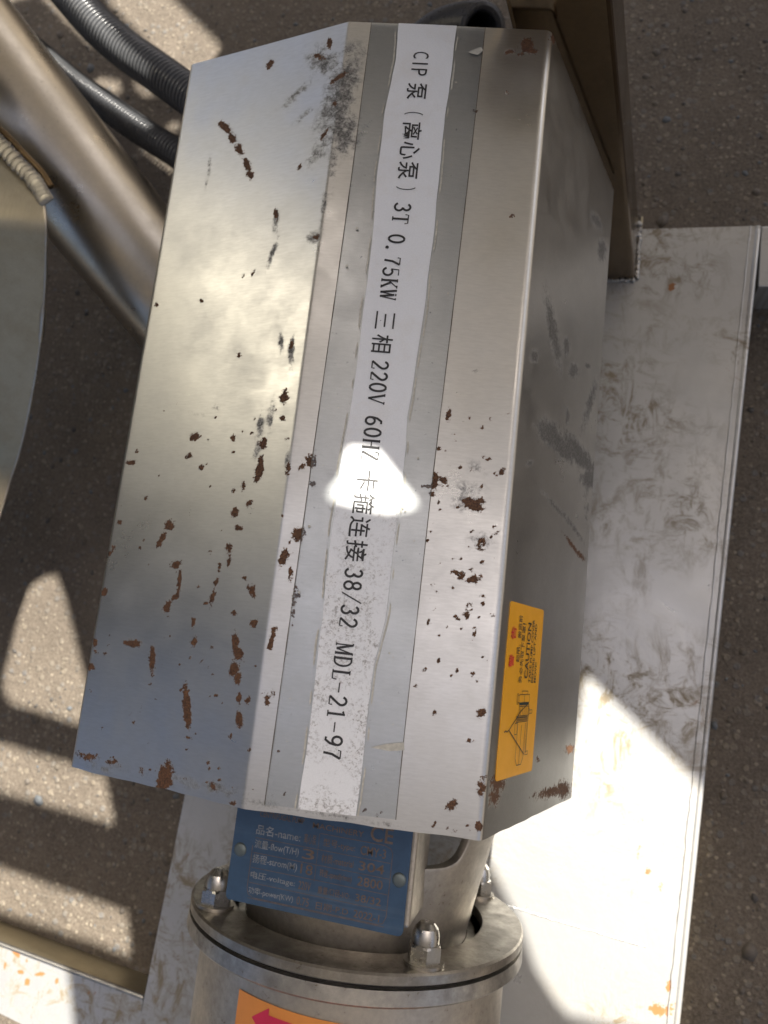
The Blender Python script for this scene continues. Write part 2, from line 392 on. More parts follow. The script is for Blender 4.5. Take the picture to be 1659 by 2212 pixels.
def grid_plate(poly_fn, name, xs, ys, z0, z1, mtl, rusts=()):
    """thick plate on a warped grid: poly_fn(u,v)->(x,y)"""
    V, Fc, at_ = [], [], []
    nu, nv = xs, ys
    for j in range(nv+1):
        for i in range(nu+1):
            x, y = poly_fn(i/nu, j/nv); V.append((x, y, z1))
            r = 0
            for (qx, qy, a, b, an, s) in rusts:
                X, Y = x-qx, y-qy; ca, sa = math.cos(an), math.sin(an)
                r += s*math.exp(-(((X*ca+Y*sa)/a)**2+((-X*sa+Y*ca)/b)**2))
            at_.append(r)
    n = len(V)
    for j in range(nv):
        for i in range(nu):
            k = j*(nu+1)+i; Fc.append((k, k+1, k+nu+2, k+nu+1))
    cs = [poly_fn(0, 0), poly_fn(1, 0), poly_fn(1, 1), poly_fn(0, 1)]
    for c_ in cs: V.append((c_[0], c_[1], z1)); at_.append(0)
    for c_ in cs: V.append((c_[0], c_[1], z0)); at_.append(0)
    Fc.append((n+7, n+6, n+5, n+4))
    for i in range(4): j = (i+1) % 4; Fc.append((n+j, n+i, n+4+i, n+4+j)[::-1])
    o = obj(name, V, Fc, mtl, sk)
    a_ = o.data.attributes.new('rust', 'FLOAT', 'POINT'); a_.data.foreach_set('value', at_)
    return o
def pr(x, y, a, b, an, s=1.0):
    v = at(x, y, z=ZP); k = .73/F*K
    return (v.x, v.y, a*k, b*k, math.radians(-an), s)
prusts = [pr(1452, 620, 8, 8, 0, 1.5), pr(1425, 2180, 30, 14, -20), pr(1446, 2130, 8, 14, 0), pr(1376, 1850, 6, 30, 10, .7), pr(1400, 1880, 8, 30, 15, .55),
          pr(1420, 1930, 14, 40, 10, .45), pr(1390, 1780, 6, 22, 0, .5), pr(1330, 2050, 6, 30, 10, .4), pr(1380, 2080, 6, 16, 0, .4)]
rest = (RUST[0], )
def main_fn(u, v):
    y = -.52+(YT+.52)*v; return (lx(y)+(rx(y)-lx(y))*u, y)
grid_plate(main_fn, 'deck_plate', 120, 240, ZP-.003, ZP, M['plate'], prusts)
arusts = [pr(*q) for q in ((10, 2085, 5, 10, 0), (20, 2120, 3, 12, 10), (45, 2100, 12, 5, -20), (85, 2105, 20, 5, -20), (60, 2122, 10, 10, 0), (122, 2120, 4, 10, 0), (190, 2145, 6, 6, 0), (205, 2146, 5, 5, 0), (65, 2200, 3, 14, 10), (5, 2190, 8, 4, 0), (70, 2175, 5, 3, 0), (35, 2060, 14, 8, 20), (58, 2076, 6, 4, 0))]
P0 = (lx(L2[1])-.001, L2[1]); 
W2x = (lx(-.46)-.001, -.46)
def arm_fn(u, v):
    top = (W0[0]+(P0[0]-W0[0])*u, W0[1]+(P0[1]-W0[1])*u)
    e = ext(A2, A3, P0[0]-.0); bot = (W1[0]+(P0[0]-W1[0])*u, W1[1]+(e[1]-W1[1])*u)
    return (bot[0]+(top[0]-bot[0])*v, bot[1]+(top[1]-bot[1])*v)
grid_plate(arm_fn, 'cross_member', 110, 40, ZP-.003, ZP, M['plate'], arusts)
# channel webs down to the ground
def web(a, b, name='channel_web', t=.003):
    d = (Vector(b)-Vector(a)).normalized(); n = Vector((-d.y, d.x))*t
    bmo(name, prism([a, b, (b[0]+n.x, b[1]+n.y), (a[0]+n.x, a[1]+n.y)], ZG+.0005, ZP-.0035), M['tank'], sk)
web((P0[0]-.002, P0[1]-.004), (W0[0], W0[1]-.004))
web((rx(-.5)-.004, -.5), (rx(YT)-.004, YT-.002))
web((rx(YT)-.008, YT-.004), (-.33, YT-.004))
web((lx(-.33)+.002, -.33), (lx(YT)+.002, YT-.008))
# folded lips that give the plate its bright edge
def bar(pts, r, name, mtl, parent, seg=8, wob=0, n=120):
    path = spline(pts, n)
    if wob: path = [p+Vector((rng.normal(0, wob), rng.normal(0, wob), rng.normal(0, wob*.5))) for p in path]
    rad = [r*(1+(rng.uniform(-.25, .25) if wob else 0)) for _ in path]
    V, Fc = tube(path, rad, seg); return obj(name, V, Fc, mtl, parent, True)
bar([(rx(-.5)+.0005, -.5, ZP-.0015), (rx(0)+.0005, 0, ZP-.0015), (rx(YT)+.0005, YT, ZP-.0015)], .0028, 'edge_lip', M['plate'], sk)
bar([(rx(-.5)-.0065, -.5, ZP+.0004), (rx(YT)-.0065, YT, ZP)], .0007, 'edge_seam', M['plate'], sk, 6, .0003)
bar([(W0[0], W0[1], ZP-.002), (P0[0], P0[1], ZP-.002)], .0026, 'edge_lip', M['weld'], sk)
# welded seam across the plate
s0, s1 = at(1060, 1945, z=ZP), at(1395, 2045, z=ZP)
bar([(s0.x-.02, s0.y+.006, ZP), (s0.x, s0.y, ZP), (s1.x, s1.y, ZP)], .0009, 'seam_weld', M['plate'], sk, 6, .0002)
# cross member that runs off to the right at the far end
q0, q1 = pp(1637, 488), pp(1637, 618)
bmo('end_member', prism([(q1[0]+.0005, q1[1]), (.45, q1[1]), (.45, q0[1]), (q0[0]+.0035, q0[1])], ZG+.0005, ZP-.001, .001), M['plate'], sk)
# square upright with its weld
px0, px1, py0, py1 = -.034, .0245, .3655, .424
bmo('upright_post', prism([(px0, py0), (px1, py0), (px1, py1), (px0, py1)], ZP+.0005, .40, .003), M['post'], sk)
for v_ in bpy.data.objects['upright_post'].data.vertices: v_.co.x -= .10*(v_.co.z-ZP); v_.co.y += .0*(v_.co.z-ZP)
for f_ in (None,):
    bar([(px0, py0-.001, ZP+.001), (px1-.001, py0-.001, ZP+.001)], .0022, 'fillet_weld', M['weld'], sk, 8, .0004)
    bar([(px1+.001, py0+.001, ZP+.001), (px1+.001, py1, ZP+.001)], .0024, 'fillet_weld', M['weld'], sk, 8, .0004)
web((px1+.004, py0-.01), (px1+.004, py1+.01), 'channel_web', .002)

# ------------------------------------------------------------------ pump cover
cov = empty('pump_cover', (-.16, .13, .137), 'folded stainless steel pump cover with rust spots and a taped white label', 'pump cover')
A, B, Cc, D, E_ = [Vector((x, 0, z)) for x, z in ((-.317, .137), (-.2770, .3004), (-.1597, .3219), (-.0420, .3005), (-.0010, .1370))]
Y0, Y1 = -.0925, .3582
def fillet(p, a, b, r, n):
    u = (a-p).normalized(); v = (b-p).normalized(); th = u.angle(v); d = r/math.tan(th/2)
    c = p+(u+v).normalized()*r/math.sin(th/2)
    s, e = p+u*d-c, p+v*d-c; out = []
    tot = s.angle(e); ax = s.cross(e).normalized()
    for i in range(n+1): out.append(c+(Matrix.Rotation(tot*i/n, 3, ax) @ s))
    return out
def seg_pts(a, b, step=.0012):
    n = max(2, int((b-a).length/step)); return [a+(b-a)*i/n for i in range(1, n)]
fB = fillet(B, A, Cc, .004, 8); fC = fillet(Cc, B, D, .006, 6); fD = fillet(D, Cc, E_, .0055, 10)
prof = [A]+seg_pts(A, fB[0], .006)+fB+seg_pts(fB[-1], fC[0])+fC+seg_pts(fC[-1], fD[0])+fD+seg_pts(fD[-1], E_)+[E_]
prof_n = []
for i in range(len(prof)):
    d = (prof[min(i+1, len(prof)-1)]-prof[max(i-1, 0)]).normalized(); prof_n.append(Vector((-d.z, 0, d.x)))
NY = 380
# marks read off the picture: displayed px x, y, half-length, half-width, angle, strength
LP_ = (B, Vector((-math.sin(math.radians(10.4)), 0, math.cos(math.radians(10.4))))); WN = Vector((-(D-E_).z, 0, (D-E_).x)).normalized()*-1
WP = (D, WN if WN.x > 0 else -WN)
def on_cover(x, y):
    p = at(x, y, plane=LP_)
    if p.x < Cc.x: return p
    p = at(x, y, plane=(Cc, RO))
    if p.x < D.x: return p
    return at(x, y, plane=WP)
rust = [(478, 268, 7, 5, 30, 1), (487, 275, 12, 6, 55, 1.2), (500, 297, 10, 6, 60, 1.1), (517, 322, 11, 6, 65, 1.1), (534, 357, 9, 6, 80, 1), (541, 378, 8, 6, 100, 1), (530, 345, 5, 4, 0, .8),
 (583, 138, 10, 5, 120, 1.1), (712, 94, 9, 5, 100, 1.1), (690, 123, 12, 4, 20, .8), (732, 166, 22, 4, -25, .9), (722, 225, 7, 4, 120, .7), (700, 290, 14, 3, 125, .8), (648, 360, 6, 4, 120, .7),
 (597, 462, 4, 14, 0, .6), (683, 512, 6, 5, 0, .8), (545, 590, 6, 4, -60, .7), (527, 596, 4, 3, 0, .6), (630, 745, 4, 12, 0, .7), (338, 658, 6, 4, -50, .9), (435, 650, 4, 4, 0, .7),
 (516, 768, 5, 4, 0, .7), (615, 858, 7, 12, 10, 1), (612, 905, 6, 6, 0, .7), (421, 944, 11, 6, -15, 1), (568, 958, 9, 7, -40, 1.1), (504, 948, 4, 8, 10, .8), (409, 985, 7, 5, 0, .8),
 (436, 1010, 5, 5, 0, .9), (284, 1000, 10, 5, -10, .9), (560, 1020, 7, 18, 15, 1.3), (563, 1000, 6, 12, 10, 1), (527, 1050, 4, 9, 10, .9), (505, 1060, 3, 7, 0, .8), (537, 1088, 7, 5, -45, .8), (507, 1105, 7, 9, 20, .8),
 (314, 1075, 4, 5, 0, .7), (367, 1135, 9, 9, 0, 1.2), (350, 1163, 16, 4, -60, 1.2), (342, 1178, 4, 4, 0, 1), (258, 1128, 5, 5, 45, .9), (514, 1140, 7, 6, 0, 1.1), (245, 1182, 6, 4, 0, .8), (238, 1195, 7, 3, -50, .9),
 (495, 1183, 6, 9, 0, 1), (495, 1210, 3, 14, 10, .9), (380, 1220, 9, 7, 0, 1.1), (388, 1255, 3, 28, 5, .9), (378, 1290, 10, 4, -50, .9), (361, 1310, 7, 10, 20, 1.1), (474, 1225, 3, 8, 0, .9), (467, 1258, 4, 9, 15, 1), (459, 1290, 4, 16, 15, 1),
 (444, 1302, 9, 3, 20, .7), (226, 1277, 5, 8, 10, 1.1), (530, 1250, 8, 3, 40, .7), (545, 1275, 6, 12, -20, .9), (506, 1325, 6, 6, 0, .7), (549, 1347, 7, 7, 0, 1.1), (417, 1345, 4, 11, 0, 1), (420, 1385, 6, 10, 10, .9),
 (287, 1390, 16, 6, 8, 1.1), (205, 1390, 5, 9, 0, .8), (207, 1408, 5, 5, 0, .8), (330, 1425, 5, 24, 0, 1.3), (508, 1385, 6, 16, 0, 1.2), (514, 1410, 8, 14, -20, 1.3), (505, 1445, 8, 14, 10, 1.2), (513, 1465, 6, 10, 0, 1.0), (196, 1440, 9, 6, 20, .9),
 (404, 1528, 6, 36, -2, 1.5), (516, 1510, 5, 12, 0, .9), (518, 1555, 5, 18, 0, 1.1), (535, 1513, 6, 8, 0, .8), (497, 1590, 3, 9, 10, .7), (408, 1593, 6, 3, 10, .7), (356, 1680, 12, 26, 12, 1.5), (461, 1700, 4, 8, -20, 1), (306, 1666, 5, 8, 0, .6), (503, 1735, 6, 4, 0, .9),
 (190, 1635, 22, 8, 15, .6), (240, 1645, 16, 8, 15, .55), (540, 1618, 3, 3, 0, 1),
 # right roof
 (1138, 98, 12, 12, 0, 1.3), (1145, 108, 14, 5, 20, 1.1), (1100, 112, 9, 4, 0, .9), (1125, 116, 8, 4, -20, .8), (1197, 83, 5, 10, 10, 1), (1094, 200, 6, 4, 0, .6), (1029, 240, 6, 3, 20, .8), (1107, 465, 5, 4, 0, .7),
 (670, 998, 12, 14, 0, .55), (675, 1045, 7, 4, 0, 1), (645, 1153, 12, 10, -30, 1.2), (612, 1205, 7, 14, 15, 1.3), (655, 1008, 10, 6, -40, .6), (622, 1010, 6, 12, 0, .7), (628, 1240, 4, 14, 5, .8), (590, 1370, 5, 16, 10, 1), (585, 1390, 5, 14, 10, 1),
 (635, 1310, 4, 40, 6, .6), (640, 1285, 8, 6, 0, .7), (575, 1510, 6, 12, 0, .8), (590, 1500, 4, 9, 0, .8), (940, 1040, 5, 16, 5, 1.1), (925, 1050, 12, 3, 0, 1), (932, 1068, 5, 5, 0, 1), (1022, 1090, 17, 9, 25, 1.4), (1035, 1085, 10, 8, -20, 1),
 (968, 895, 5, 14, 10, .8), (945, 970, 6, 4, 0, .6), (1085, 1020, 4, 8, 0, .8), (960, 1040, 14, 6, 40, .6), (1022, 1250, 14, 9, 0, .7), (990, 1240, 16, 8, 20, .5), (1040, 1175, 10, 12, 0, .55), (1010, 1330, 8, 6, 0, .6),
 (1040, 1540, 7, 8, 0, 1.2), (1012, 1310, 6, 9, 0, .5), (940, 1540, 4, 8, 0, .5), (975, 1740, 14, 8, -50, .8), (1035, 1785, 7, 8, 0, 1.6), (1045, 1700, 6, 20, 10, .6), (900, 1480, 6, 3, 0, .4), (1024, 1370, 5, 14, 10, .5), (1015, 1600, 8, 4, 0, .5),
 # right wall
 (1190, 1710, 30, 10, -15, .8), (1215, 1705, 14, 16, 0, .9), (1230, 1618, 10, 8, -20, .8), (1075, 1690, 14, 18, 10, .8), (1068, 1720, 10, 20, 10, .7), (1238, 1180, 26, 3, 55, .9), (1255, 1200, 12, 4, 50, .8), (1160, 1640, 4, 6, 0, .6), (1085, 1640, 4, 9, 0, .6), (1085, 1650, 4, 9, 0, .6)]
for k in range(105):     # fine speckle along the right bend and the near edge
    if k < 70: x, y = rng.uniform(930, 1100), rng.uniform(880, 1500); x -= (y-1000)*.10
    else: x, y = rng.uniform(200, 1030), 0; y = 1640+(x-155)*.19-abs(rng.normal(0, 18))
    rust.append((x, y, rng.uniform(2, 6), rng.uniform(1.5, 4), rng.uniform(0, 180), rng.uniform(.35, .8)))
for k in range(90):
    x, y = rng.uniform(180, 640), rng.uniform(850, 1650)
    rust.append((x, y, rng.uniform(1.5, 4.5), rng.uniform(1.5, 3.5), rng.uniform(0, 180), rng.uniform(.4, .9)*(.6+.4*(y-850)/800)))
grime = [(735, 200, 34, 90, 15, .75), (700, 130, 40, 30, 0, .55), (770, 110, 30, 20, 0, .5), (745, 285, 34, 45, 10, .7), (700, 250, 40, 10, -50, .55), (640, 205, 45, 8, -45, .5), (690, 320, 16, 40, 35, .6), (655, 250, 30, 6, -40, .45), (720, 350, 10, 60, 5, .45), (700, 440, 6, 60, 5, .45), (675, 515, 14, 14, 0, .6),
 (596, 480, 7, 22, 3, .7), (590, 545, 5, 32, 20, .7), (607, 735, 5, 22, 0, .7), (630, 760, 6, 34, 3, .7), (562, 920, 8, 30, 5, .65), (585, 900, 8, 36, 10, .5), (556, 970, 6, 22, 20, .6), (505, 290, 22, 5, 55, .45), (452, 360, 4, 24, 5, .55), (445, 395, 3, 12, 10, .5), (620, 990, 5, 22, 10, .45),
 (470, 880, 12, 8, 0, .35), (430, 895, 40, 4, 10, .3), (650, 1180, 4, 30, 6, .3), (1028, 800, 8, 5, 0, .6), (1010, 1075, 40, 34, 20, .42), (1040, 1170, 26, 22, 0, .4), (1030, 1010, 24, 12, 30, .35), (1145, 1000, 5, 4, 0, .6), (1250, 980, 36, 10, 50, 1.0), (1185, 935, 18, 12, 60, 1.0), (1215, 965, 26, 10, 50, 1.0), (1282, 1035, 16, 12, 20, .9), (1195, 720, 6, 46, -10, .8), (1155, 770, 6, 8, 0, .8), (1222, 750, 5, 12, 0, .8), (1238, 800, 7, 10, 0, .8), (1270, 790, 3, 46, -38, .9), (1290, 480, 5, 12, -30, .8), (1300, 540, 6, 14, 0, .8), (1275, 870, 5, 34, 15, .6), (1262, 985, 4, 6, 0, .5), (1225, 900, 3, 12, 0, .6), (1205, 1100, 30, 3, 50, .55), (1240, 1140, 30, 3, 55, .5), (1268, 1060, 4, 60, 0, .3), (1280, 1420, 14, 5, 60, .8), (1290, 1470, 14, 5, 60, .8),
 (400, 1690, 90, 14, 14, .3), (230, 1660, 60, 12, 13, .3), (560, 1735, 60, 10, 8, .35), (480, 1705, 60, 14, 12, .45), (700, 1760, 90, 6, 8, .4), (830, 1780, 40, 5, 8, .5)]
def build_cover():
    P = np.array([[p.x, p.z] for p in prof]); NN = np.array([[n.x, n.z] for n in prof_n])
    ys = np.linspace(Y0, Y1, NY)
    n = len(P); verts = np.zeros((NY, n, 3)); verts[:, :, 0] = P[:, 0]; verts[:, :, 2] = P[:, 1]; verts[:, :, 1] = ys[:, None]
    # gentle waviness of thin sheet
    wav = np.array([[noise.noise(Vector((P[i, 0]*9, ys[j]*7, P[i, 1]*9)))*.0006 for i in range(n)] for j in range(NY)])
    verts[:, :, 0] += wav*NN[:, 0]; verts[:, :, 2] += wav*NN[:, 1]
    wv = (np.array([noise.noise(Vector((P[i, 0]*60, 3.1, P[i, 1]*60)))*.0006 for i in range(n)]))
    verts[0, :, 1] += wv
    X = verts[:, :, 0]; Yv = verts[:, :, 1]; Z = verts[:, :, 2]
    def field(lst):
        out = np.zeros((NY, n))
        for (x, y, a, b, an, s) in lst:
            c = on_cover(x, y); an = math.radians(an)
            e1 = on_cover(x+a*math.cos(an), y+a*math.sin(an))-c; e2 = on_cover(x-b*math.sin(an), y+b*math.cos(an))-c
            if e1.length > .06 or e2.length > .06: e1 = e1.normalized()*.004; e2 = e2.normalized()*.004
            # local frame distances
            d = np.stack([X-c.x, Yv-c.y, Z-c.z], -1)
            g11, g22, g12 = e1.length_squared, e2.length_squared, e1.dot(e2); dt = max(g11*g22-g12*g12, 1e-14)
            b1 = d@np.array(e1); b2 = d@np.array(e2); u = (g22*b1-g12*b2)/dt; v = (g11*b2-g12*b1)/dt
            q = u*u+v*v; mk = q < 9
            far = (np.abs(d).max(-1) < .05); mk &= far
            out[mk] = np.maximum(out[mk], s*np.exp(-q[mk]*.9))
        return np.clip(out, 0, 1.6)
    fr, fg = field(rust), field([(x, y, a*1.35, b*1.5, an, min(s_*1.6, 1.5)) if x > 1143 else (x, y, a, b, an, s_) for (x, y, a, b, an, s_) in grime])
    th = .0015
    inner = verts.copy(); inner[:, :, 0] -= NN[:, 0]*th; inner[:, :, 2] -= NN[:, 1]*th
    V = np.concatenate([verts.reshape(-1, 3), inner.reshape(-1, 3)])
    idx = np.arange(NY*n).reshape(NY, n); o_ = NY*n
    q = np.stack([idx[:-1, :-1], idx[:-1, 1:], idx[1:, 1:], idx[1:, :-1]], -1).reshape(-1, 4)
    fs = [tuple(x) for x in q.tolist()]+[tuple(x[::-1]) for x in (q+o_).tolist()]
    def rim(a): 
        for i in range(len(a)-1): fs.append((a[i], a[i+1], a[i+1]+o_, a[i]+o_))
    rim(idx[0, :].tolist()[::-1]); rim(idx[-1, :].tolist()); rim(idx[:, 0].tolist()); rim(idx[:, -1].tolist()[::-1])
    o = obj('shell', V.tolist(), fs, M['cover'], cov); auto(o, 50)
    for nm, f_ in (('rust', fr), ('grime', fg)):
        a_ = o.data.attributes.new(nm, 'FLOAT', 'POINT'); a_.data.foreach_set('value', np.concatenate([f_.ravel(), np.zeros(o_)]))
build_cover()
# frames on the flat panels: (x across, y along) -> world
AX = (D-Cc).normalized()                  # across the right roof, downhill to the right
def RP(v, y, off): return Cc+AX*v+Vector((0, y, 0))+RO*off
def roofpx(x, y):
    p = at(x, y, plane=(Cc, RO)); return ((p-Cc).dot(AX), p.y)
def ribbon(left, right, n, off, name, mtl, parent, wob=0, thick=.00015, seed=0):
    """sheet between two edges given as px polylines (far to near)"""
    def edge(poly, sd_):
        q = [roofpx(*p) for p in poly]; ys = np.array([a[1] for a in q]); vs = np.array([a[0] for a in q])
        yy = np.linspace(ys[0], ys[-1], n); vv = np.interp(-yy, -ys, vs)
        if wob:
            vv = vv+np.array([noise.fractal(Vector((y_*26, sd_, 0)), 1, 2, 3) for y_ in yy])*wob
        return vv, yy
    lv, ly = edge(left, seed); rv, ry = edge(right, seed+5)
    V, Fc = [], []
    m_ = 6
    for i in range(n):
        for j in range(m_+1):
            t_ = j/m_; v = lv[i]*(1-t_)+rv[i]*t_; y = ly[i]*(1-t_)+ry[i]*t_
            y = min(max(y, Y0+.0004), Y1-.0004)
            wv = noise.noise(Vector((RP(v, y, 0).x*9, y*7, RP(v, y, 0).z*9)))*.0006
            V.append(RP(v, y, off+wv))
    for i in range(n-1):
        for j in range(m_):
            k = i*(m_+1)+j; Fc.append((k, k+m_+1, k+m_+2, k+1))
    o = obj(name, V, Fc, mtl, parent, True)
    return o
lab_l = [(862, 50), (855, 130), (832, 240), (815, 380), (808, 480), (795, 600), (775, 760), (755, 900), (735, 1010), (728, 1080), (712, 1190), (700, 1290), (688, 1420), (668, 1580), (650, 1700), (645, 1747)]
lab_r = [(986, 50), (975, 160), (962, 250), (945, 420), (938, 500), (920, 640), (905, 740), (893, 830), (880, 900), (878, 960), (868, 1060), (855, 1150), (845, 1230), (832, 1340), (808, 1440), (792, 1560), (780, 1680), (770, 1762)]
label = ribbon(lab_l, lab_r, 260, .00085, 'paper_label', M['paper'], cov, .0005)
tape_l = [(803, 48), (760, 380), (716, 700), (672, 1010), (628, 1330), (577, 1700), (572, 1738)]
tape_r = [(1049, 55), (1012, 380), (975, 700), (935, 1030), (905, 1300), (872, 1600), (855, 1770)]
tape = ribbon(tape_l, tape_r, 120, .0004, 'clear_tape', M['tape'], cov)
# raised, dirty edges of the tape and glue line round the paper
def line_on_roof(poly, wd, off, name, mtl, parent, wob=0, seed=0, n=240, dv=0, gaps=0):
    q = [roofpx(*p) for p in poly]; ys = np.array([a[1] for a in q]); vs = np.array([a[0] for a in q])
    yy = np.linspace(ys[0], ys[-1], n); vv = np.interp(-yy, -ys, vs)+dv
    if wob: vv = vv+np.array([noise.fractal(Vector((y_*26, seed, 0)), 1, 2, 3) for y_ in yy])*wob
    V, Fc = [], []
    for i in range(n):
        y = min(max(yy[i], Y0+.0005), Y1-.0005); g = noise.noise(Vector((y*60, seed+9, 1)))
        ww = wd*(1+.7*g)
        if gaps and g < gaps: ww = .00001
        for s in (-.5, .5): V.append(RP(vv[i]+s*ww, y, off))
    for i in range(n-1): Fc.append((2*i, 2*i+2, 2*i+3, 2*i+1))
    return obj(name, V, Fc, mtl, parent)
line_on_roof(tape_l, .00035, .00085, 'tape_edge', M['tape_line'], cov)
line_on_roof(tape_r, .00035, .00085, 'tape_edge', M['tape_line'], cov)
M['glue'] = plain('tape_bubble_edge', (.62, .60, .52), .35, 0, .4, 400)
line_on_roof(lab_l, .0008, .0009, 'tape_crease', M['glue'], cov, .0011, 0, 300, -.0013, -.05)
line_on_roof(lab_r, .0008, .0009, 'tape_crease', M['glue'], cov, .0011, 5, 300, .0013, -.05)

V, Fc = [], []
def blob(v, y, a, b, n=9):
    k = len(V)
    for i in range(n):
        t_ = 2*math.pi*i/n; q = 1+rng.uniform(-.25, .25); V.append(RP(v+a*q*math.cos(t_), y+b*q*math.sin(t_), .0012+noise.noise(Vector((RP(v, y, 0).x*9, y*7, RP(v, y, 0).z*9)))*.0006))
    Fc.append(tuple(range(k, k+n)))
for i in range(46):
    t_ = rng.uniform(.04, .96); y = Y0+(Y1-Y0)*t_; px_y = 1750-1690*t_
    side = rng.random() < .6
    xa = np.interp(px_y, [p[1] for p in (lab_r if side else tape_l)], [p[0] for p in (lab_r if side else tape_l)])+6
    xb = np.interp(px_y, [p[1] for p in (tape_r if side else lab_l)], [p[0] for p in (tape_r if side else lab_l)])-6
    v, y = roofpx(rng.uniform(xa, xb), px_y); s_ = .00035*math.exp(rng.normal(0, .5)); blob(v, y, s_, s_*rng.uniform(.8, 1.4))
for tri in ([(800, 1614), (838, 1606), (872, 1603), (874, 1620), (842, 1622)], [(1010, 116), (1038, 104), (1044, 112), (1032, 122)]):
    k = len(V)
    for p in tri: v, y = roofpx(*p); V.append(RP(v, y, .00105))
    Fc.append(tuple(range(k, len(V))))
props(obj('tape_bubbles', V, Fc, M['glue'], cov), kind='stuff')

# ------------------------------------------------------------------ lettering
_fc = {}
def glyph(ch, thin=0.0):
    """mesh (verts, faces) of a character, in a unit box centred at 0"""
    k = (ch, thin)
    if k in _fc: return _fc[k]
    cu = bpy.data.curves.new('t', 'FONT'); cu.body = ch; cu.size = 1; cu.offset = thin; cu.resolution_u = 3
    o = bpy.data.objects.new('t', cu); C.objects.link(o)
    dg = bpy.context.evaluated_depsgraph_get(); dg.update()
    me = bpy.data.meshes.new_from_object(o.evaluated_get(dg))
    V = np.array([v.co[:2] for v in me.vertices]).reshape(-1, 2); Fc = [tuple(p.vertices) for p in me.polygons]
    bpy.data.objects.remove(o); bpy.data.meshes.remove(me)
    _fc[k] = (V, Fc); return _fc[k]
class Print:
    """collects flat lettering on a plane: origin fn(a, b) -> world (a along reading direction, b up)"""
    def __init__(s, fn): s.fn = fn; s.V = []; s.F = []
    def poly(s, pts):
        k = len(s.V); s.V += [s.fn(a, b) for a, b in pts]; s.F.append(tuple(range(k, k+len(pts))))
    def fit(s, ch, a0, a1, b0, b1, thin=0, keep=None):
        V, Fc = glyph(ch, thin)
        if not len(V): return
        mn, mx = V.min(0), V.max(0); sz = np.maximum(mx-mn, 1e-6); k = len(s.V)
        for v in V:
            t_ = (v-mn)/sz; s.V.append(s.fn(a0+(a1-a0)*t_[0], b0+(b1-b0)*t_[1]))
        s.F += [tuple(i+k for i in f) for f in Fc]
    def text(s, txt, a0, a1, b0, b1, thin=0):
        """whole string scaled to the box"""
        s.fit(txt, a0, a1, b0, b1, thin)
    def stroke(s, pts, w):
        pts = [np.array(p, float) for p in pts]
        ws = w if hasattr(w, '__len__') else [w]*len(pts)
        L_, R_ = [], []
        for i, p in enumerate(pts):
            d = pts[min(i+1, len(pts)-1)]-pts[max(i-1, 0)]; d = d/(np.linalg.norm(d)+1e-12); n_ = np.array([-d[1], d[0]])
            L_.append(p+n_*ws[i]/2); R_.append(p-n_*ws[i]/2)
        for i in range(len(pts)-1): s.poly([L_[i], R_[i], R_[i+1], L_[i+1]])
    def build(s, name, mtl, parent): return obj(name, s.V, s.F, mtl, parent)
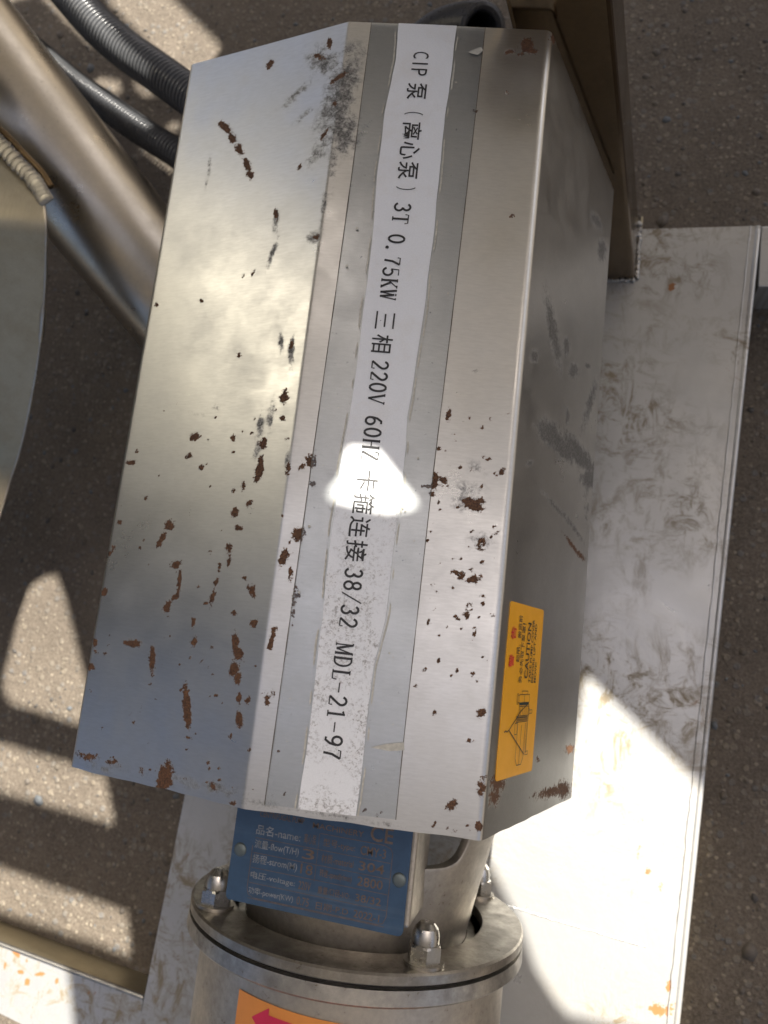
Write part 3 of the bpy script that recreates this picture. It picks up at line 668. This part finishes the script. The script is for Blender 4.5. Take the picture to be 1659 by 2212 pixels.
# thin serif figures and capitals, drawn in a 1 x 2 cell as strokes: (points, heavy?)
def arc(cx, cy, rx_, ry_, a0, a1, n=14): return [(cx+rx_*math.cos(math.radians(a0+(a1-a0)*i/n)), cy+ry_*math.sin(math.radians(a0+(a1-a0)*i/n))) for i in range(n+1)]
GS = {
 '0': [(arc(.5, 1, .34, .78, 90, 270), 1), (arc(.5, 1, .34, .78, -90, 90), 1)],
 '1': [([(.25, 1.55), (.5, 1.78), (.5, .2)], 1), ([(.25, .2), (.75, .2)], 0)],
 '2': [(arc(.5, 1.35, .32, .42, 165, -20)+[(.7, 1.0), (.17, .22)], 1), ([(.15, .22), (.82, .22), (.85, .5)], 0)],
 '3': [(arc(.46, 1.4, .28, .37, 160, -80), 1), (arc(.46, .62, .34, .41, 85, -160), 1)],
 '5': [([(.78, 1.76), (.25, 1.76), (.2, 1.0)], 0), (arc(.46, .68, .35, .46, 130, -160), 1)],
 '6': [([(.74, 1.7), (.5, 1.72), (.25, 1.3), (.17, .8)], 1), (arc(.5, .65, .33, .43, 180, -180, 22), 1)],
 '7': [([(.18, 1.5), (.2, 1.76), (.82, 1.76)], 0), ([(.82, 1.76), (.52, 1.0), (.45, .2)], 1)],
 '8': [(arc(.5, 1.38, .27, .38, 90, 450, 22), 1), (arc(.5, .6, .33, .4, 90, 450, 22), 1)],
 '9': [([(.26, .3), (.5, .26), (.75, .7), (.83, 1.2)], 1), (arc(.5, 1.33, .33, .43, 0, 360, 22), 1)],
 '.': [(arc(.3, .24, .06, .06, 0, 360, 8), 2)],
 '-': [([(.1, .95), (.9, .95)], 0)],
 '/': [([(.1, .05), (.9, 1.95)], 0)],
 'T': [([(.5, 1.75), (.5, .2)], 1), ([(.08, 1.45), (.12, 1.76), (.88, 1.76), (.92, 1.45)], 0), ([(.3, .2), (.7, .2)], 0)],
 'K': [([(.22, 1.76), (.22, .2)], 1), ([(.85, 1.76), (.25, .9)], 0), ([(.4, 1.12), (.85, .2)], 1), ([(.08, 1.76), (.38, 1.76)], 0), ([(.08, .2), (.38, .2)], 0), ([(.68, .2), (.97, .2)], 0), ([(.68, 1.76), (.95, 1.76)], 0)],
 'W': [([(.1, 1.76), (.3, .2)], 1), ([(.3, .2), (.5, 1.6)], 0), ([(.5, 1.6), (.7, .2)], 1), ([(.7, .2), (.92, 1.76)], 0), ([(.0, 1.76), (.22, 1.76)], 0), ([(.8, 1.76), (1.0, 1.76)], 0), ([(.4, 1.76), (.6, 1.76)], 0)],
 'V': [([(.12, 1.76), (.5, .2)], 1), ([(.5, .2), (.88, 1.76)], 0), ([(.0, 1.76), (.26, 1.76)], 0), ([(.74, 1.76), (1.0, 1.76)], 0)],
 'H': [([(.2, 1.76), (.2, .2)], 1), ([(.8, 1.76), (.8, .2)], 1), ([(.2, 1.0), (.8, 1.0)], 0)]+[([(a, b), (a+.26, b)], 0) for a in (.07, .67) for b in (1.76, .2)],
 'Z': [([(.15, 1.45), (.18, 1.76), (.82, 1.76)], 0), ([(.82, 1.76), (.15, .2)], 1), ([(.15, .2), (.85, .2), (.88, .55)], 0)],
 'M': [([(.14, .2), (.14, 1.76)], 0), ([(.14, 1.76), (.5, .25)], 1), ([(.5, .25), (.86, 1.76)], 0), ([(.86, 1.76), (.86, .2)], 1)]+[([(a, .2), (a+.24, .2)], 0) for a in (.02, .74)]+[([(a, 1.76), (a+.18, 1.76)], 0) for a in (.0, .82)],
 'D': [([(.2, 1.76), (.2, .2)], 1), ([(.08, 1.76), (.45, 1.76)]+arc(.42, .98, .42, .78, 90, -90)+[(.08, .2)], 0.5)],
 'L': [([(.28, 1.76), (.28, .2)], 1), ([(.1, 1.76), (.48, 1.76)], 0), ([(.1, .2), (.85, .2), (.9, .6)], 0)],
}
lt = Print(lambda a, b: RP(b, -a, .0011+noise.noise(Vector((RP(b, -a, 0).x*9, -a*7, RP(b, -a, 0).z*9)))*.0006))
cl_px = [(908, 138), (899, 205), (888, 300), (878, 400), (868, 460), (848, 560), (838, 640), (828, 720), (817, 830), (803, 950), (792, 1060), (780, 1120), (767, 1210), (760, 1290), (745, 1400), (730, 1515), (716, 1640)]
clr = [roofpx(*p) for p in cl_px]; cya = np.array([-q[1] for q in clr]); cva = np.array([q[0] for q in clr])
def run(txt, ya, yb, h, kind):
    """ya..yb displayed rows of the run"""
    def cx_(y): return np.interp(y, [p[1] for p in cl_px], [p[0] for p in cl_px])
    a0 = -roofpx(cx_(ya), ya)[1]; a1 = -roofpx(cx_(yb), yb)[1]; n = len(txt); st = (a1-a0)/n
    for i, ch in enumerate(txt):
        p0 = a0+st*i; c0 = p0+st/2; cv = np.interp(c0, cya, cva)
        if kind == 'cjk':
            if ch in '（）':
                s_ = st*.10; sg = 1 if ch == '（' else -1
                lt.stroke([(c0+sg*(.0012-.0022*math.cos(t_)), cv+.0058*math.sin(t_)) for t_ in np.linspace(-1.2, 1.2, 9)], .0005)
            elif ch == '三':
                for b_, w_ in ((-.0046, .0052), (.0002, .0038), (.005, .0046)): lt.stroke([(c0-w_, cv+b_), (c0+w_, cv+b_)], .0009)
                lt.stroke([(c0+.0, cv-.0022), (c0+.0004, cv-.0022)], .0005)
            else: lt.fit(ch, p0+st*.06, p0+st*.94, cv-h/2, cv+h/2, THIN)
        elif kind == 'sans':
            if ch == 'I': lt.stroke([(c0, cv-h/2), (c0, cv+h/2)], .0010)
            else: lt.fit(ch, p0+st*.1, p0+st*.9, cv-h/2, cv+h/2, -.004)
        else:
            w_ = st*.94
            for pts, heavy in GS[ch]:
                th = {0: .00068, 1: .00122, .5: .00095, 2: .0014}[heavy]
                lt.stroke([(p0+st*.03+w_*x, cv+(y-.98)*h/1.56) for x, y in pts], th)
THIN = .006
run('CIP', 113, 168, .0092, 'sans'); run('泵', 180, 220, .0115, 'cjk'); run('（', 236, 262, .0115, 'cjk'); run('离心泵', 264, 392, .0115, 'cjk'); run('）', 396, 420, .0115, 'cjk')
run('3T', 438, 487, .0088, 's'); run('0.75KW', 506, 650, .0088, 's'); run('三', 674, 714, .0115, 'cjk'); run('相', 722, 766, .0115, 'cjk'); run('220V', 778, 875, .0088, 's'); run('60HZ', 898, 998, .0088, 's')
run('卡箍连接', 1014, 1216, .0115, 'cjk'); run('38/32', 1226, 1358, .0088, 's'); run('MDL-21-97', 1388, 1642, .0088, 's')
lt.build('lettering', M['ink'], label)

# ------------------------------------------------------------------ caution sticker on the right wall
WX = Vector((0, 1, 0)); WD = (E_-D).normalized(); WNn = WP[1]
def wallpx(x, y):
    p = at(x, y, plane=WP); return (p.y, (p-D).dot(WD))
cs = [wallpx(*p) for p in ((1100, 1300), (1175, 1316), (1145, 1668), (1070, 1684))]
sy1 = (cs[0][0]+cs[1][0])/2; sy0 = (cs[2][0]+cs[3][0])/2; d0 = (cs[0][1]+cs[3][1])/2; d1 = (cs[1][1]+cs[2][1])/2
SW, SH = sy1-sy0, d1-d0
print('sticker', SW, SH, d0)
def ST(a, b, off=.0004):      # a 0..1 reading direction (towards far end), b 0..1 up (to the bend)
    y = sy0+a*SW; q = D+WD*(d0+(1-b)*SH); wv = noise.noise(Vector((q.x*9, y*7, q.z*9)))*.0006
    return q+Vector((0, y, 0))+WNn*(off+wv)
def rrect(fn, r, asp, n=6):
    pts = []
    for cx_, cy_, a0 in ((1-r, 1-r*asp, 0), (r, 1-r*asp, 90), (r, r*asp, 180), (1-r, r*asp, 270)):
        for i in range(n+1):
            t_ = math.radians(a0+90*i/n); pts.append((cx_+r*math.cos(t_), cy_+r*asp*math.sin(t_)))
    return pts
rp = rrect(None, .025, SW/SH)
NV = len(rp); V = [ST(a, b, .0004) for a, b in rp]+[ST(a, b, .0001) for a, b in rp]
stk = obj('warning_sticker', V, [tuple(range(NV))]+[(i, (i+1) % NV, NV+(i+1) % NV, NV+i)[::-1] for i in range(NV)], M['yellow'], cov)
pk = Print(lambda a, b: ST(a, b, .0007)); pr_ = Print(lambda a, b: ST(a, b, .0007))
pr_.fit('警', .625, .70, .80, .93, .01); pr_.fit('告', .785, .86, .80, .93, .01)
def crow(s, a0, a1, b0, b1):
    n = len(s); st = (a1-a0)/n
    for i, ch in enumerate(s):
        if ch in '、！!': pk.fit(ch, a0+st*(i+.1), a0+st*(i+.3), b0, b0+(b1-b0)*(.3 if ch == '、' else 1), .005)
        else: pk.fit(ch, a0+st*(i+.06), a0+st*(i+.94), b0, b1, .004)
crow('起吊、搬运前', .655, .935, .655, .745); crow('务必先取下泵罩！', .535, .925, .54, .63)
pk.text('CAUTION', .565, .90, .375, .475, .012); pk.text('TAKE PUMP COVER', .54, .925, .285, .345, .008); pk.text('BEFORE LIFT AND', .54, .90, .20, .26, .008); pk.text('MOVE!', .54, .665, .115, .175, .008)
pr_.build('lettering', M['red_ink'], stk); pk.build('lettering', M['green_ink'], stk)
dr = Print(lambda a, b: ST(a, b, .0007)); lw = .0055
def pl(pts, w_=lw): dr.stroke([(a, b) for a, b in pts], w_)
asp = SW/SH
class _D: pass
def seg2(a, b, c, d, w_=.00045):      # line in metres-correct width
    x0, y0, x1, y1 = a*SW, b*SH, c*SW, d*SH; dx_, dy_ = x1-x0, y1-y0; L_ = math.hypot(dx_, dy_)+1e-9; nx, ny = -dy_/L_*w_/2, dx_/L_*w_/2
    dr.poly([((x0+nx)/SW, (y0+ny)/SH), ((x0-nx)/SW, (y0-ny)/SH), ((x1-nx)/SW, (y1-ny)/SH), ((x1+nx)/SW, (y1+ny)/SH)])
def rect(a0, b0, a1, b1, w_=.00035):
    seg2(a0, b0, a1, b0, w_); seg2(a1, b0, a1, b1, w_); seg2(a1, b1, a0, b1, w_); seg2(a0, b1, a0, b0, w_)
# motor body, lantern, volute, feet, sling and hook
for q in ((.06, .50, .10, .55), (.10, .55, .30, .55), (.06, .50, .06, .38), (.06, .38, .10, .33), (.10, .33, .30, .33), (.06, .44, .29, .44)): seg2(*q)
rect(.24, .56, .305, .63); rect(.31, .30, .318, .60); rect(.325, .30, .333, .60); rect(.338, .30, .345, .60)
rect(.345, .50, .41, .54); rect(.345, .34, .40, .38); rect(.40, .27, .41, .54); seg2(.345, .42, .40, .46)
dr.poly([(.41, .28), (.422, .28), (.422, .55), (.41, .55)]); rect(.422, .27, .47, .57); rect(.47, .33, .49, .50); seg2(.422, .42, .47, .42); rect(.415, .60, .475, .625); rect(.425, .57, .465, .60)
seg2(.12, .285, .40, .285); seg2(.12, .265, .40, .265); rect(.11, .20, .13, .285); rect(.355, .16, .375, .24); seg2(.34, .27, .355, .24); seg2(.39, .27, .375, .24)
seg2(.115, .31, .27, .78, .0006); seg2(.27, .78, .37, .50, .0006); seg2(.37, .50, .41, .32, .0006); seg2(.27, .78, .262, .83, .0006); seg2(.262, .83, .27, .86, .0006); seg2(.27, .86, .262, .90, .0006)
dr.build('pump_drawing', M['green_ink'], stk)

# ------------------------------------------------------------------ pump
CX, CZ, YF, RF = -.145, .122, -.190, .1185
pump = empty('centrifugal_pump', (CX, YF, ZP), 'stainless centrifugal pump with blue nameplate and round bolted flange sticking out from under the cover', 'pump')
auto(bmo('flange_ring', lathe([(YF, .090), (YF, RF-.0012), (YF-.0012, RF), (YF-.0062, RF), (YF-.007, RF-.001), (YF-.007, .085), (YF-.007, .090), (YF, .090)], CX, CZ, 160), M['ring'], pump), 40)
auto(bmo('gasket', lathe([(YF-.007, RF-.004), (YF-.0092, RF-.004)], CX, CZ, 120), M['groove'], pump), 40)
auto(bmo('housing_flange', lathe([(YF-.009, .08), (YF-.009, RF), (YF-.0175, RF+.0005), (YF-.019, RF-.001), (YF-.020, RF-.010)], CX, CZ, 160), M['weld'], pump), 40)
auto(bmo('housing', lathe([(YF-.0195, .1075), (YF-.30, .1075), (YF-.30, 0)], CX, CZ, 160), M['cast'], pump), 40)
# bell shaped lantern with window openings, in two skins
lp = [(-.075, .101), (-.088, .100), (-.100, .0985), (-.114, .0965), (-.138, .0915), (-.158, .087), (-.175, .0835), (-.192, .080), (-.200, .079)]
ly_ = np.linspace(-.075, -.200, 64); lr_ = np.interp(-ly_, [-q[0] for q in lp], [q[1] for q in lp]); lp = list(zip(ly_.tolist(), lr_.tolist()))
def sk_(j, a):
    d = math.degrees(a) % 360; y = lp[min(j, 62)][0]
    return ((d-46)/17)**4+((y+.098)/.042)**4 < 1 or ((d-270)/66)**4+((y+.13)/.058)**4 < 1 or ((d-138)/18)**4+((y+.098)/.042)**4 < 1
body = lathe(lp, CX, CZ, 240, skip=sk_)
for q in [q for q in body.verts if not q.link_faces]: body.verts.remove(q)
for it in range(14):
    mv = []
    for q in body.verts:
        be = [e for e in q.link_edges if len(e.link_faces) == 1]
        if len(be) == 2 and -.198 < q.co.y < -.077: mv.append((q, (be[0].other_vert(q).co+be[1].other_vert(q).co)/2))
    for q, c_ in mv: q.co = q.co.lerp(c_, .6)
lan = bmo('lantern', body, M['cast'], pump, True)
sm_ = lan.modifiers.new('wall', 'SOLIDIFY'); sm_.thickness = .006; sm_.offset = -1
bv_ = lan.modifiers.new('edge', 'BEVEL'); bv_.width = .0012; bv_.segments = 2; bv_.limit_method = 'ANGLE'; bv_.angle_limit = math.radians(50)
auto(bmo('back_wall', lathe([(-.2005, .086), (-.2005, .0)], CX, CZ, 96), M['inner'], pump))
auto(bmo('drive_shaft', lathe([(-.06, .016), (-.13, .016), (-.13, .024), (-.19, .024)], CX, CZ, 40), M['nut'], pump))
auto(bmo('motor', lathe([(.30, 0), (.30, .055), (.285, .075), (-.04, .078), (-.045, .098), (-.06, .098), (-.0605, 0)], CX, CZ, 96), M['cast'], pump))
bmo('motor_foot', prism([(CX-.07, 0), (CX+.07, 0), (CX+.07, .18), (CX-.07, .18)], ZP+.001, CZ-.07, .004), M['cast'], pump)
# pad and blue plate
NZ = .2285
bl = [at(p[0], p[1], z=NZ) for p in ((508, 1742), (492, 1941), (868, 2026), (893, 1795))]
nx0, nx1, ny0 = (bl[0].x+bl[1].x)/2, (bl[2].x+bl[3].x)/2, (bl[1].y+bl[2].y)/2; ny1 = ny0+.092
print('nameplate', nx0, nx1, ny0)
bmo('name_pad', prism([(nx0+.03, ny0+.004), (nx1+.003, ny0+.004), (nx1+.003, ny1), (nx0+.03, ny1)], CZ+.06, NZ-.0022, .002), M['cast'], pump)
def rr(x0, y0, x1, y1, r, n=5):
    out = []
    for cx_, cy_, a0 in ((x1-r, y1-r, 0), (x0+r, y1-r, 90), (x0+r, y0+r, 180), (x1-r, y0+r, 270)):
        for i in range(n+1): t_ = math.radians(a0+90*i/n); out.append((cx_+r*math.cos(t_), cy_+r*math.sin(t_)))
    return out
npl = bmo('nameplate', prism(rr(nx0, ny0, nx1, ny1, .003), NZ-.0018, NZ), M['blue'], pump)
for x, y in ((519, 1835), (862, 1901)):
    v = at(x, y, z=NZ)
    V, Fc = [], []
    bmr = bmesh.new(); bmesh.ops.create_uvsphere(bmr, u_segments=20, v_segments=8, radius=.0042)
    for q in bmr.verts: q.co = Vector((v.x+q.co.x, v.y+q.co.y, NZ+q.co.z*.28))
    bmo('rivet', bmr, plain('dull_rivet', (.16, .19, .19), .45, .6), npl, True)
NW = nx1-nx0
def nf(a, b): return Vector((nx0+a*NW, ny0+b*NW, NZ+.0003))     # both in plate widths
n1 = Print(nf); n2 = Print(nf)
def nb(pr__, s, a0, a1, b, h, th=.0): pr__.text(s, a0, a1, b, b+h, th)
rows = [('品名-name:', '离心泵', '型号-type:', 'CMY-3', .36), ('流量-flow(T/H)', '3', '材质-material', '304', .282), ('扬程-strom(M)', '18', '转速-speed(r/min)', '2800', .205), ('电压-voltage:', '220V', '重量/口径-I/O:', '38/32', .127), ('功率-power(KW)', '0.75', '日期-P.D', '2022-1', .048)]
for i, (a_, b_, c_, d_, y) in enumerate(rows):
    hh = .052 if i < 3 else .042
    nb(n1, a_, .13, .39, y, hh, .012); nb(n2, b_, .41, .48, y, hh, .004); nb(n2, c_, .52, .70, y-.002, hh*.9, .006); nb(n2, d_, .73, .87, y-.002, hh*.9, .01)
    n2.stroke([(.13, y-.018), (.90, y-.018)], .003)
n2.stroke([(.50, .425), (.86, .425), (.895, .412), (.905, .39), (.905, .08), (.89, .045), (.86, .035), (.16, .035), (.13, .05), (.12, .08), (.12, .30)], .0035)
n2.stroke([(.495, .425), (.495, .18)], .0025)
nb(n2, 'CENTRIFUGAL PUMP', .14, .40, .455, .03, .008); nb(n2, '化工设备有限公司', .14, .74, .51, .06, .01); nb(n2, 'MACHINERY', .45, .74, .445, .03, .008)
n2.text('CE', .775, .90, .435, .515, .012)
n1.build('lettering', M['grey_ink'], npl); n2.build('lettering', M['rust_ink'], npl)
# domed cap nuts on washers round the flange
def capnut(ax_, az_, parent):
    bmw = lathe([(YF, .003), (YF, .0125), (YF+.002, .0125), (YF+.002, .003)], ax_, az_, 32)
    nut = bmesh.new(); 
    def ringv(y, fr, r, n=24, hexa=True):
        out = []
        for k in range(n):
            a = 2*math.pi*k/n+.2; rr_ = r
            if hexa: rr_ = r*math.cos(math.pi/6)/math.cos(((a-.2) % (math.pi/3))-math.pi/6)
            out.append(nut.verts.new((ax_+rr_*math.cos(a), YF+y, az_+rr_*math.sin(a))))
        return out
    rs = [ringv(.002, 0, .0105), ringv(.0105, 0, .0105), ringv(.0118, 0, .0092, hexa=False), ringv(.012, 0, .0084, hexa=False), ringv(.0165, 0, .0084, hexa=False), ringv(.0205, 0, .0072, hexa=False), ringv(.0235, 0, .0045, hexa=False), ringv(.0245, 0, .0008, hexa=False)]
    for a, b in zip(rs, rs[1:]):
        for k in range(24): nut.faces.new((a[k], a[(k+1) % 24], b[(k+1) % 24], b[k]))
    nut.faces.new(rs[-1])
    n_ = auto(bmo('cap_nut', nut, M['nut'], parent), 25); auto(bmo('washer', bmw, M['ring'], n_), 40)
for a in (51.5, 141.5, -41.5, -128.5):
    capnut(CX+.1045*math.cos(math.radians(a)), CZ+.1045*math.sin(math.radians(a)), pump)
# orange arrow sticker wrapped on the housing
def HW(a, y, off): return Vector((CX+(.1075+off)*math.cos(a), y, CZ+(.1075+off)*math.sin(a)))
def drum_hit(x, y):
    d = ray(x, y); o_ = CAM-Vector((CX, 0, CZ)); a_ = d.x**2+d.z**2; b_ = 2*(o_.x*d.x+o_.z*d.z); c_ = o_.x**2+o_.z**2-.1082**2
    t_ = (-b_-math.sqrt(b_*b_-4*a_*c_))/(2*a_); p = CAM+d*t_; return math.atan2(p.z-CZ, p.x-CX), p.y
h0 = drum_hit(517, 2136); h1 = drum_hit(700, 2212)
print('drum', h0, h1)
h1 = drum_hit(727, 2210); a_l = h0[0]; a_r = a_l-1.15; SL = (h1[1]-h0[1])/(h1[0]-h0[0])*(a_r-a_l); yt = h0[1]; yb = yt-.07
V, Fc = [], []
for i in range(25):
    for j in range(5): V.append(HW(a_l+(a_r-a_l)*i/24, yt+SL*i/24+(yb-yt)*j/4, .0006))
for i in range(24):
    for j in range(4): k = i*5+j; Fc.append((k, k+1, k+6, k+5))
os_ = obj('arrow_sticker', V, Fc, M['orange'], pump, True)
pa = Print(lambda a, b: HW(a_l+(a_r-a_l)*a, yt+SL*a+(yb-yt)*(1-b), .0010))
tip = (.12, .80)
hp = drum_hit(544, 2196)
ta = (hp[0]-a_l)/(a_r-a_l); tb = 1-(hp[1]-yt-SL*ta)/(yb-yt)
print('arrow tip', ta, tb)
for k in range(6):
    f0, f1 = k/6, (k+1)/6
    pa.poly([(ta+.095*f0, tb+.125*f0), (ta+.095*f0, tb-.125*f0), (ta+.095*f1, tb-.125*f1), (ta+.095*f1, tb+.125*f1)])
for k in range(30): pa.poly([(ta+.095+k*.02, tb+.07), (ta+.115+k*.02, tb+.07), (ta+.115+k*.02, tb-.07), (ta+.095+k*.02, tb-.07)])
pa.build('arrow', M['magenta'], os_)

# ------------------------------------------------------------------ corrugated conduits
def conduit(pts, r, pitch, mtl, label_, group, depth=.34, rim=False):
    path0 = spline(pts, 160); Ls = [0]
    for a, b in zip(path0, path0[1:]): Ls.append(Ls[-1]+(b-a).length)
    n = int(Ls[-1]/pitch*6); path, rad = [], []
    for i in range(n+1):
        s = Ls[-1]*i/n; k = min(np.searchsorted(Ls, s, side='right')-1, len(path0)-2); k = max(k, 0)
        f_ = (s-Ls[k])/max(Ls[k+1]-Ls[k], 1e-9); path.append(path0[k].lerp(path0[k+1], f_)); rad.append(r*(1+depth*(.5*math.cos(2*math.pi*i/6)-.2)))
    V, Fc = tube(path, rad, 32, not rim)
    o = obj('corrugated_conduit', V, Fc, mtl, None, True)
    if rim: 
        m_ = o.modifiers.new('wall', 'SOLIDIFY'); m_.thickness = .0022; m_.offset = -1
    return props(o, label_, 'conduit', group)
def pz(x, y, z): return at(x, y, z=z)
conduit([pz(90, -100, .045), pz(128, -40, .045), pz(165, 5, .045), pz(215, 60, .043), pz(272, 108, .04), pz(340, 156, .04), pz(401, 200, .04), pz(500, 275, .04)], .0195, .0056, M['hose2'], 'thicker grey black corrugated conduit crossing the upper left corner towards the cover', 'corrugated cable conduits')
conduit([pz(20, 60, .02), pz(70, 104, .02), pz(118, 145, .02), pz(172, 190, .02), pz(222, 224, .02), pz(286, 270, .02), pz(340, 305, .02), pz(380, 330, .02), pz(480, 400, .015)], .0145, .0048, M['hose2'], 'thinner grey corrugated conduit between the round pipe and the thicker conduit', 'corrugated cable conduits')
conduit([pz(880, 150, .03), pz(922, 100, .06), pz(962, 75, .08), pz(1003, 66, .10), pz(1042, 66, .122)], .0205, .0044, M['hose'], 'short black corrugated hose end showing behind the far edge of the cover', 'corrugated cable conduits', rim=True)

# ------------------------------------------------------------------ welded tank and pipe at the left
def tankw():  # unseen tank body, added to block sky and warm the cover's reflections
    bm = bmesh.new(); rings = []
    for z, r_ in ((ZG, .55), (.36, .58), (.37, .62), (2.2, .62), (2.3, .2)):
        rings.append([bm.verts.new((-1.50+r_*math.cos(2*math.pi*k/96), .42+r_*math.sin(2*math.pi*k/96), z)) for k in range(96)])
    for a, b in zip(rings, rings[1:]):
        for k in range(96): bm.faces.new((a[k], a[(k+1) % 96], b[(k+1) % 96], b[k]))
    return bm
tk = empty('welded_tank', (-.6, .25, ZG), 'curved stainless tank shell with a round pipe leg welded to it at the left edge', 'tank')
c0 = at(70, 275, z=.12); c1 = at(300, 560, z=.02)
dirp = (c1-c0).normalized(); pa_, pb_ = c0-dirp*.22, c1+dirp*.16
V, Fc = tube([pa_+(pb_-pa_)*i/40 for i in range(41)], .060, 96); auto(obj('pipe_leg', V, Fc, M['pipe'], tk), 40)
auto(bmo('added_tank_wall', tankw(), M['added_tank'], tk), 40)
# rough welded cap at the upper end of the pipe
ec = at(-95, 98, z=.25)
bmc = bmesh.new(); bmesh.ops.create_icosphere(bmc, subdivisions=5, radius=1)
for q in bmc.verts:
    d = q.co.normalized(); k = 1+.03*noise.fractal(d*9, .8, 2, 5); q.co = ec+Vector((d.x*.037, d.y*.033, d.z*.02))*k
bmo('weld_cap', bmc, M['weldskin'], tk, True)
# shell: edge polyline at its height, sheet bulging to the left
edge_px = [(-70, 215), (0, 305), (50, 360), (88, 425), (97, 490), (97, 560), (94, 640), (85, 740), (70, 840), (45, 960), (20, 1040), (-8, 1130), (-60, 1260)]
ed = spline([pz(x, y, .19-.15*max(0, min(1, (y-480)/560))) for x, y in edge_px], 90)
ctr = Vector((-1.05, .25, .19)); V, Fc = [], []
nr = 24
for i, p in enumerate(ed):
    for j in range(nr):
        t_ = j/(nr-1); q = p.lerp(Vector((-1.05, .25, p.z)), t_*.16); q = Vector((q.x, q.y, p.z+.03*math.sin(t_*1.4))); V.append(q)
for i in range(len(ed)-1):
    for j in range(nr-1): k = i*nr+j; Fc.append((k, k+1, k+nr+1, k+nr))
base_n = len(V)
for i, p in enumerate(ed): V.append(p+Vector((-.003, 0, -.004)))
for i in range(len(ed)-1): Fc.append((i*nr, (i+1)*nr, base_n+i+1, base_n+i))
auto(obj('tank_shell', V, Fc, M['tank'], tk), 40)
V, Fc = tube([p+Vector((.0002, 0, -.001)) for p in ed], [.0013*(1+.6*noise.noise(Vector((i*.35, 0, 0)))+(1.0 if 46 < i < 52 else 0)) for i in range(len(ed))], 8); obj('edge_bead', V, Fc, M['pipe'], tk, True)
# fish-scale weld bead where the pipe meets the shell
wp = spline([pz(-30, 285, .2), pz(0, 312, .199), pz(40, 355, .197), pz(75, 392, .195), pz(96, 428, .191)], 18)
bmw = bmesh.new()
for i, p in enumerate(wp):
    t_ = (wp[min(i+1, 17)]-wp[max(i-1, 0)]).normalized(); u_ = t_.cross(Vector((0, 0, 1))).normalized(); n_ = u_.cross(t_); j_ = 1+.18*noise.noise(Vector((i*1.7, 0, 0)))
    r_ = bmesh.ops.create_uvsphere(bmw, u_segments=20, v_segments=10, radius=1)
    for q in r_['verts']:
        c_ = q.co.copy(); q.co = p+u_*(c_.x*.0078*j_+.0008*noise.noise(Vector((i*2.3, 5, 0))))+t_*(c_.y*.0055+c_.x*c_.x*.003)+n_*c_.z*.0019*j_
bmo('weld_bead', bmw, M['weldskin'], tk, True)
bar([tuple(p+Vector((.0065, .0075, -.0015))) for p in wp[::4]], .0028, 'heat_tint', M['tint'], tk, 10, 0, 60)
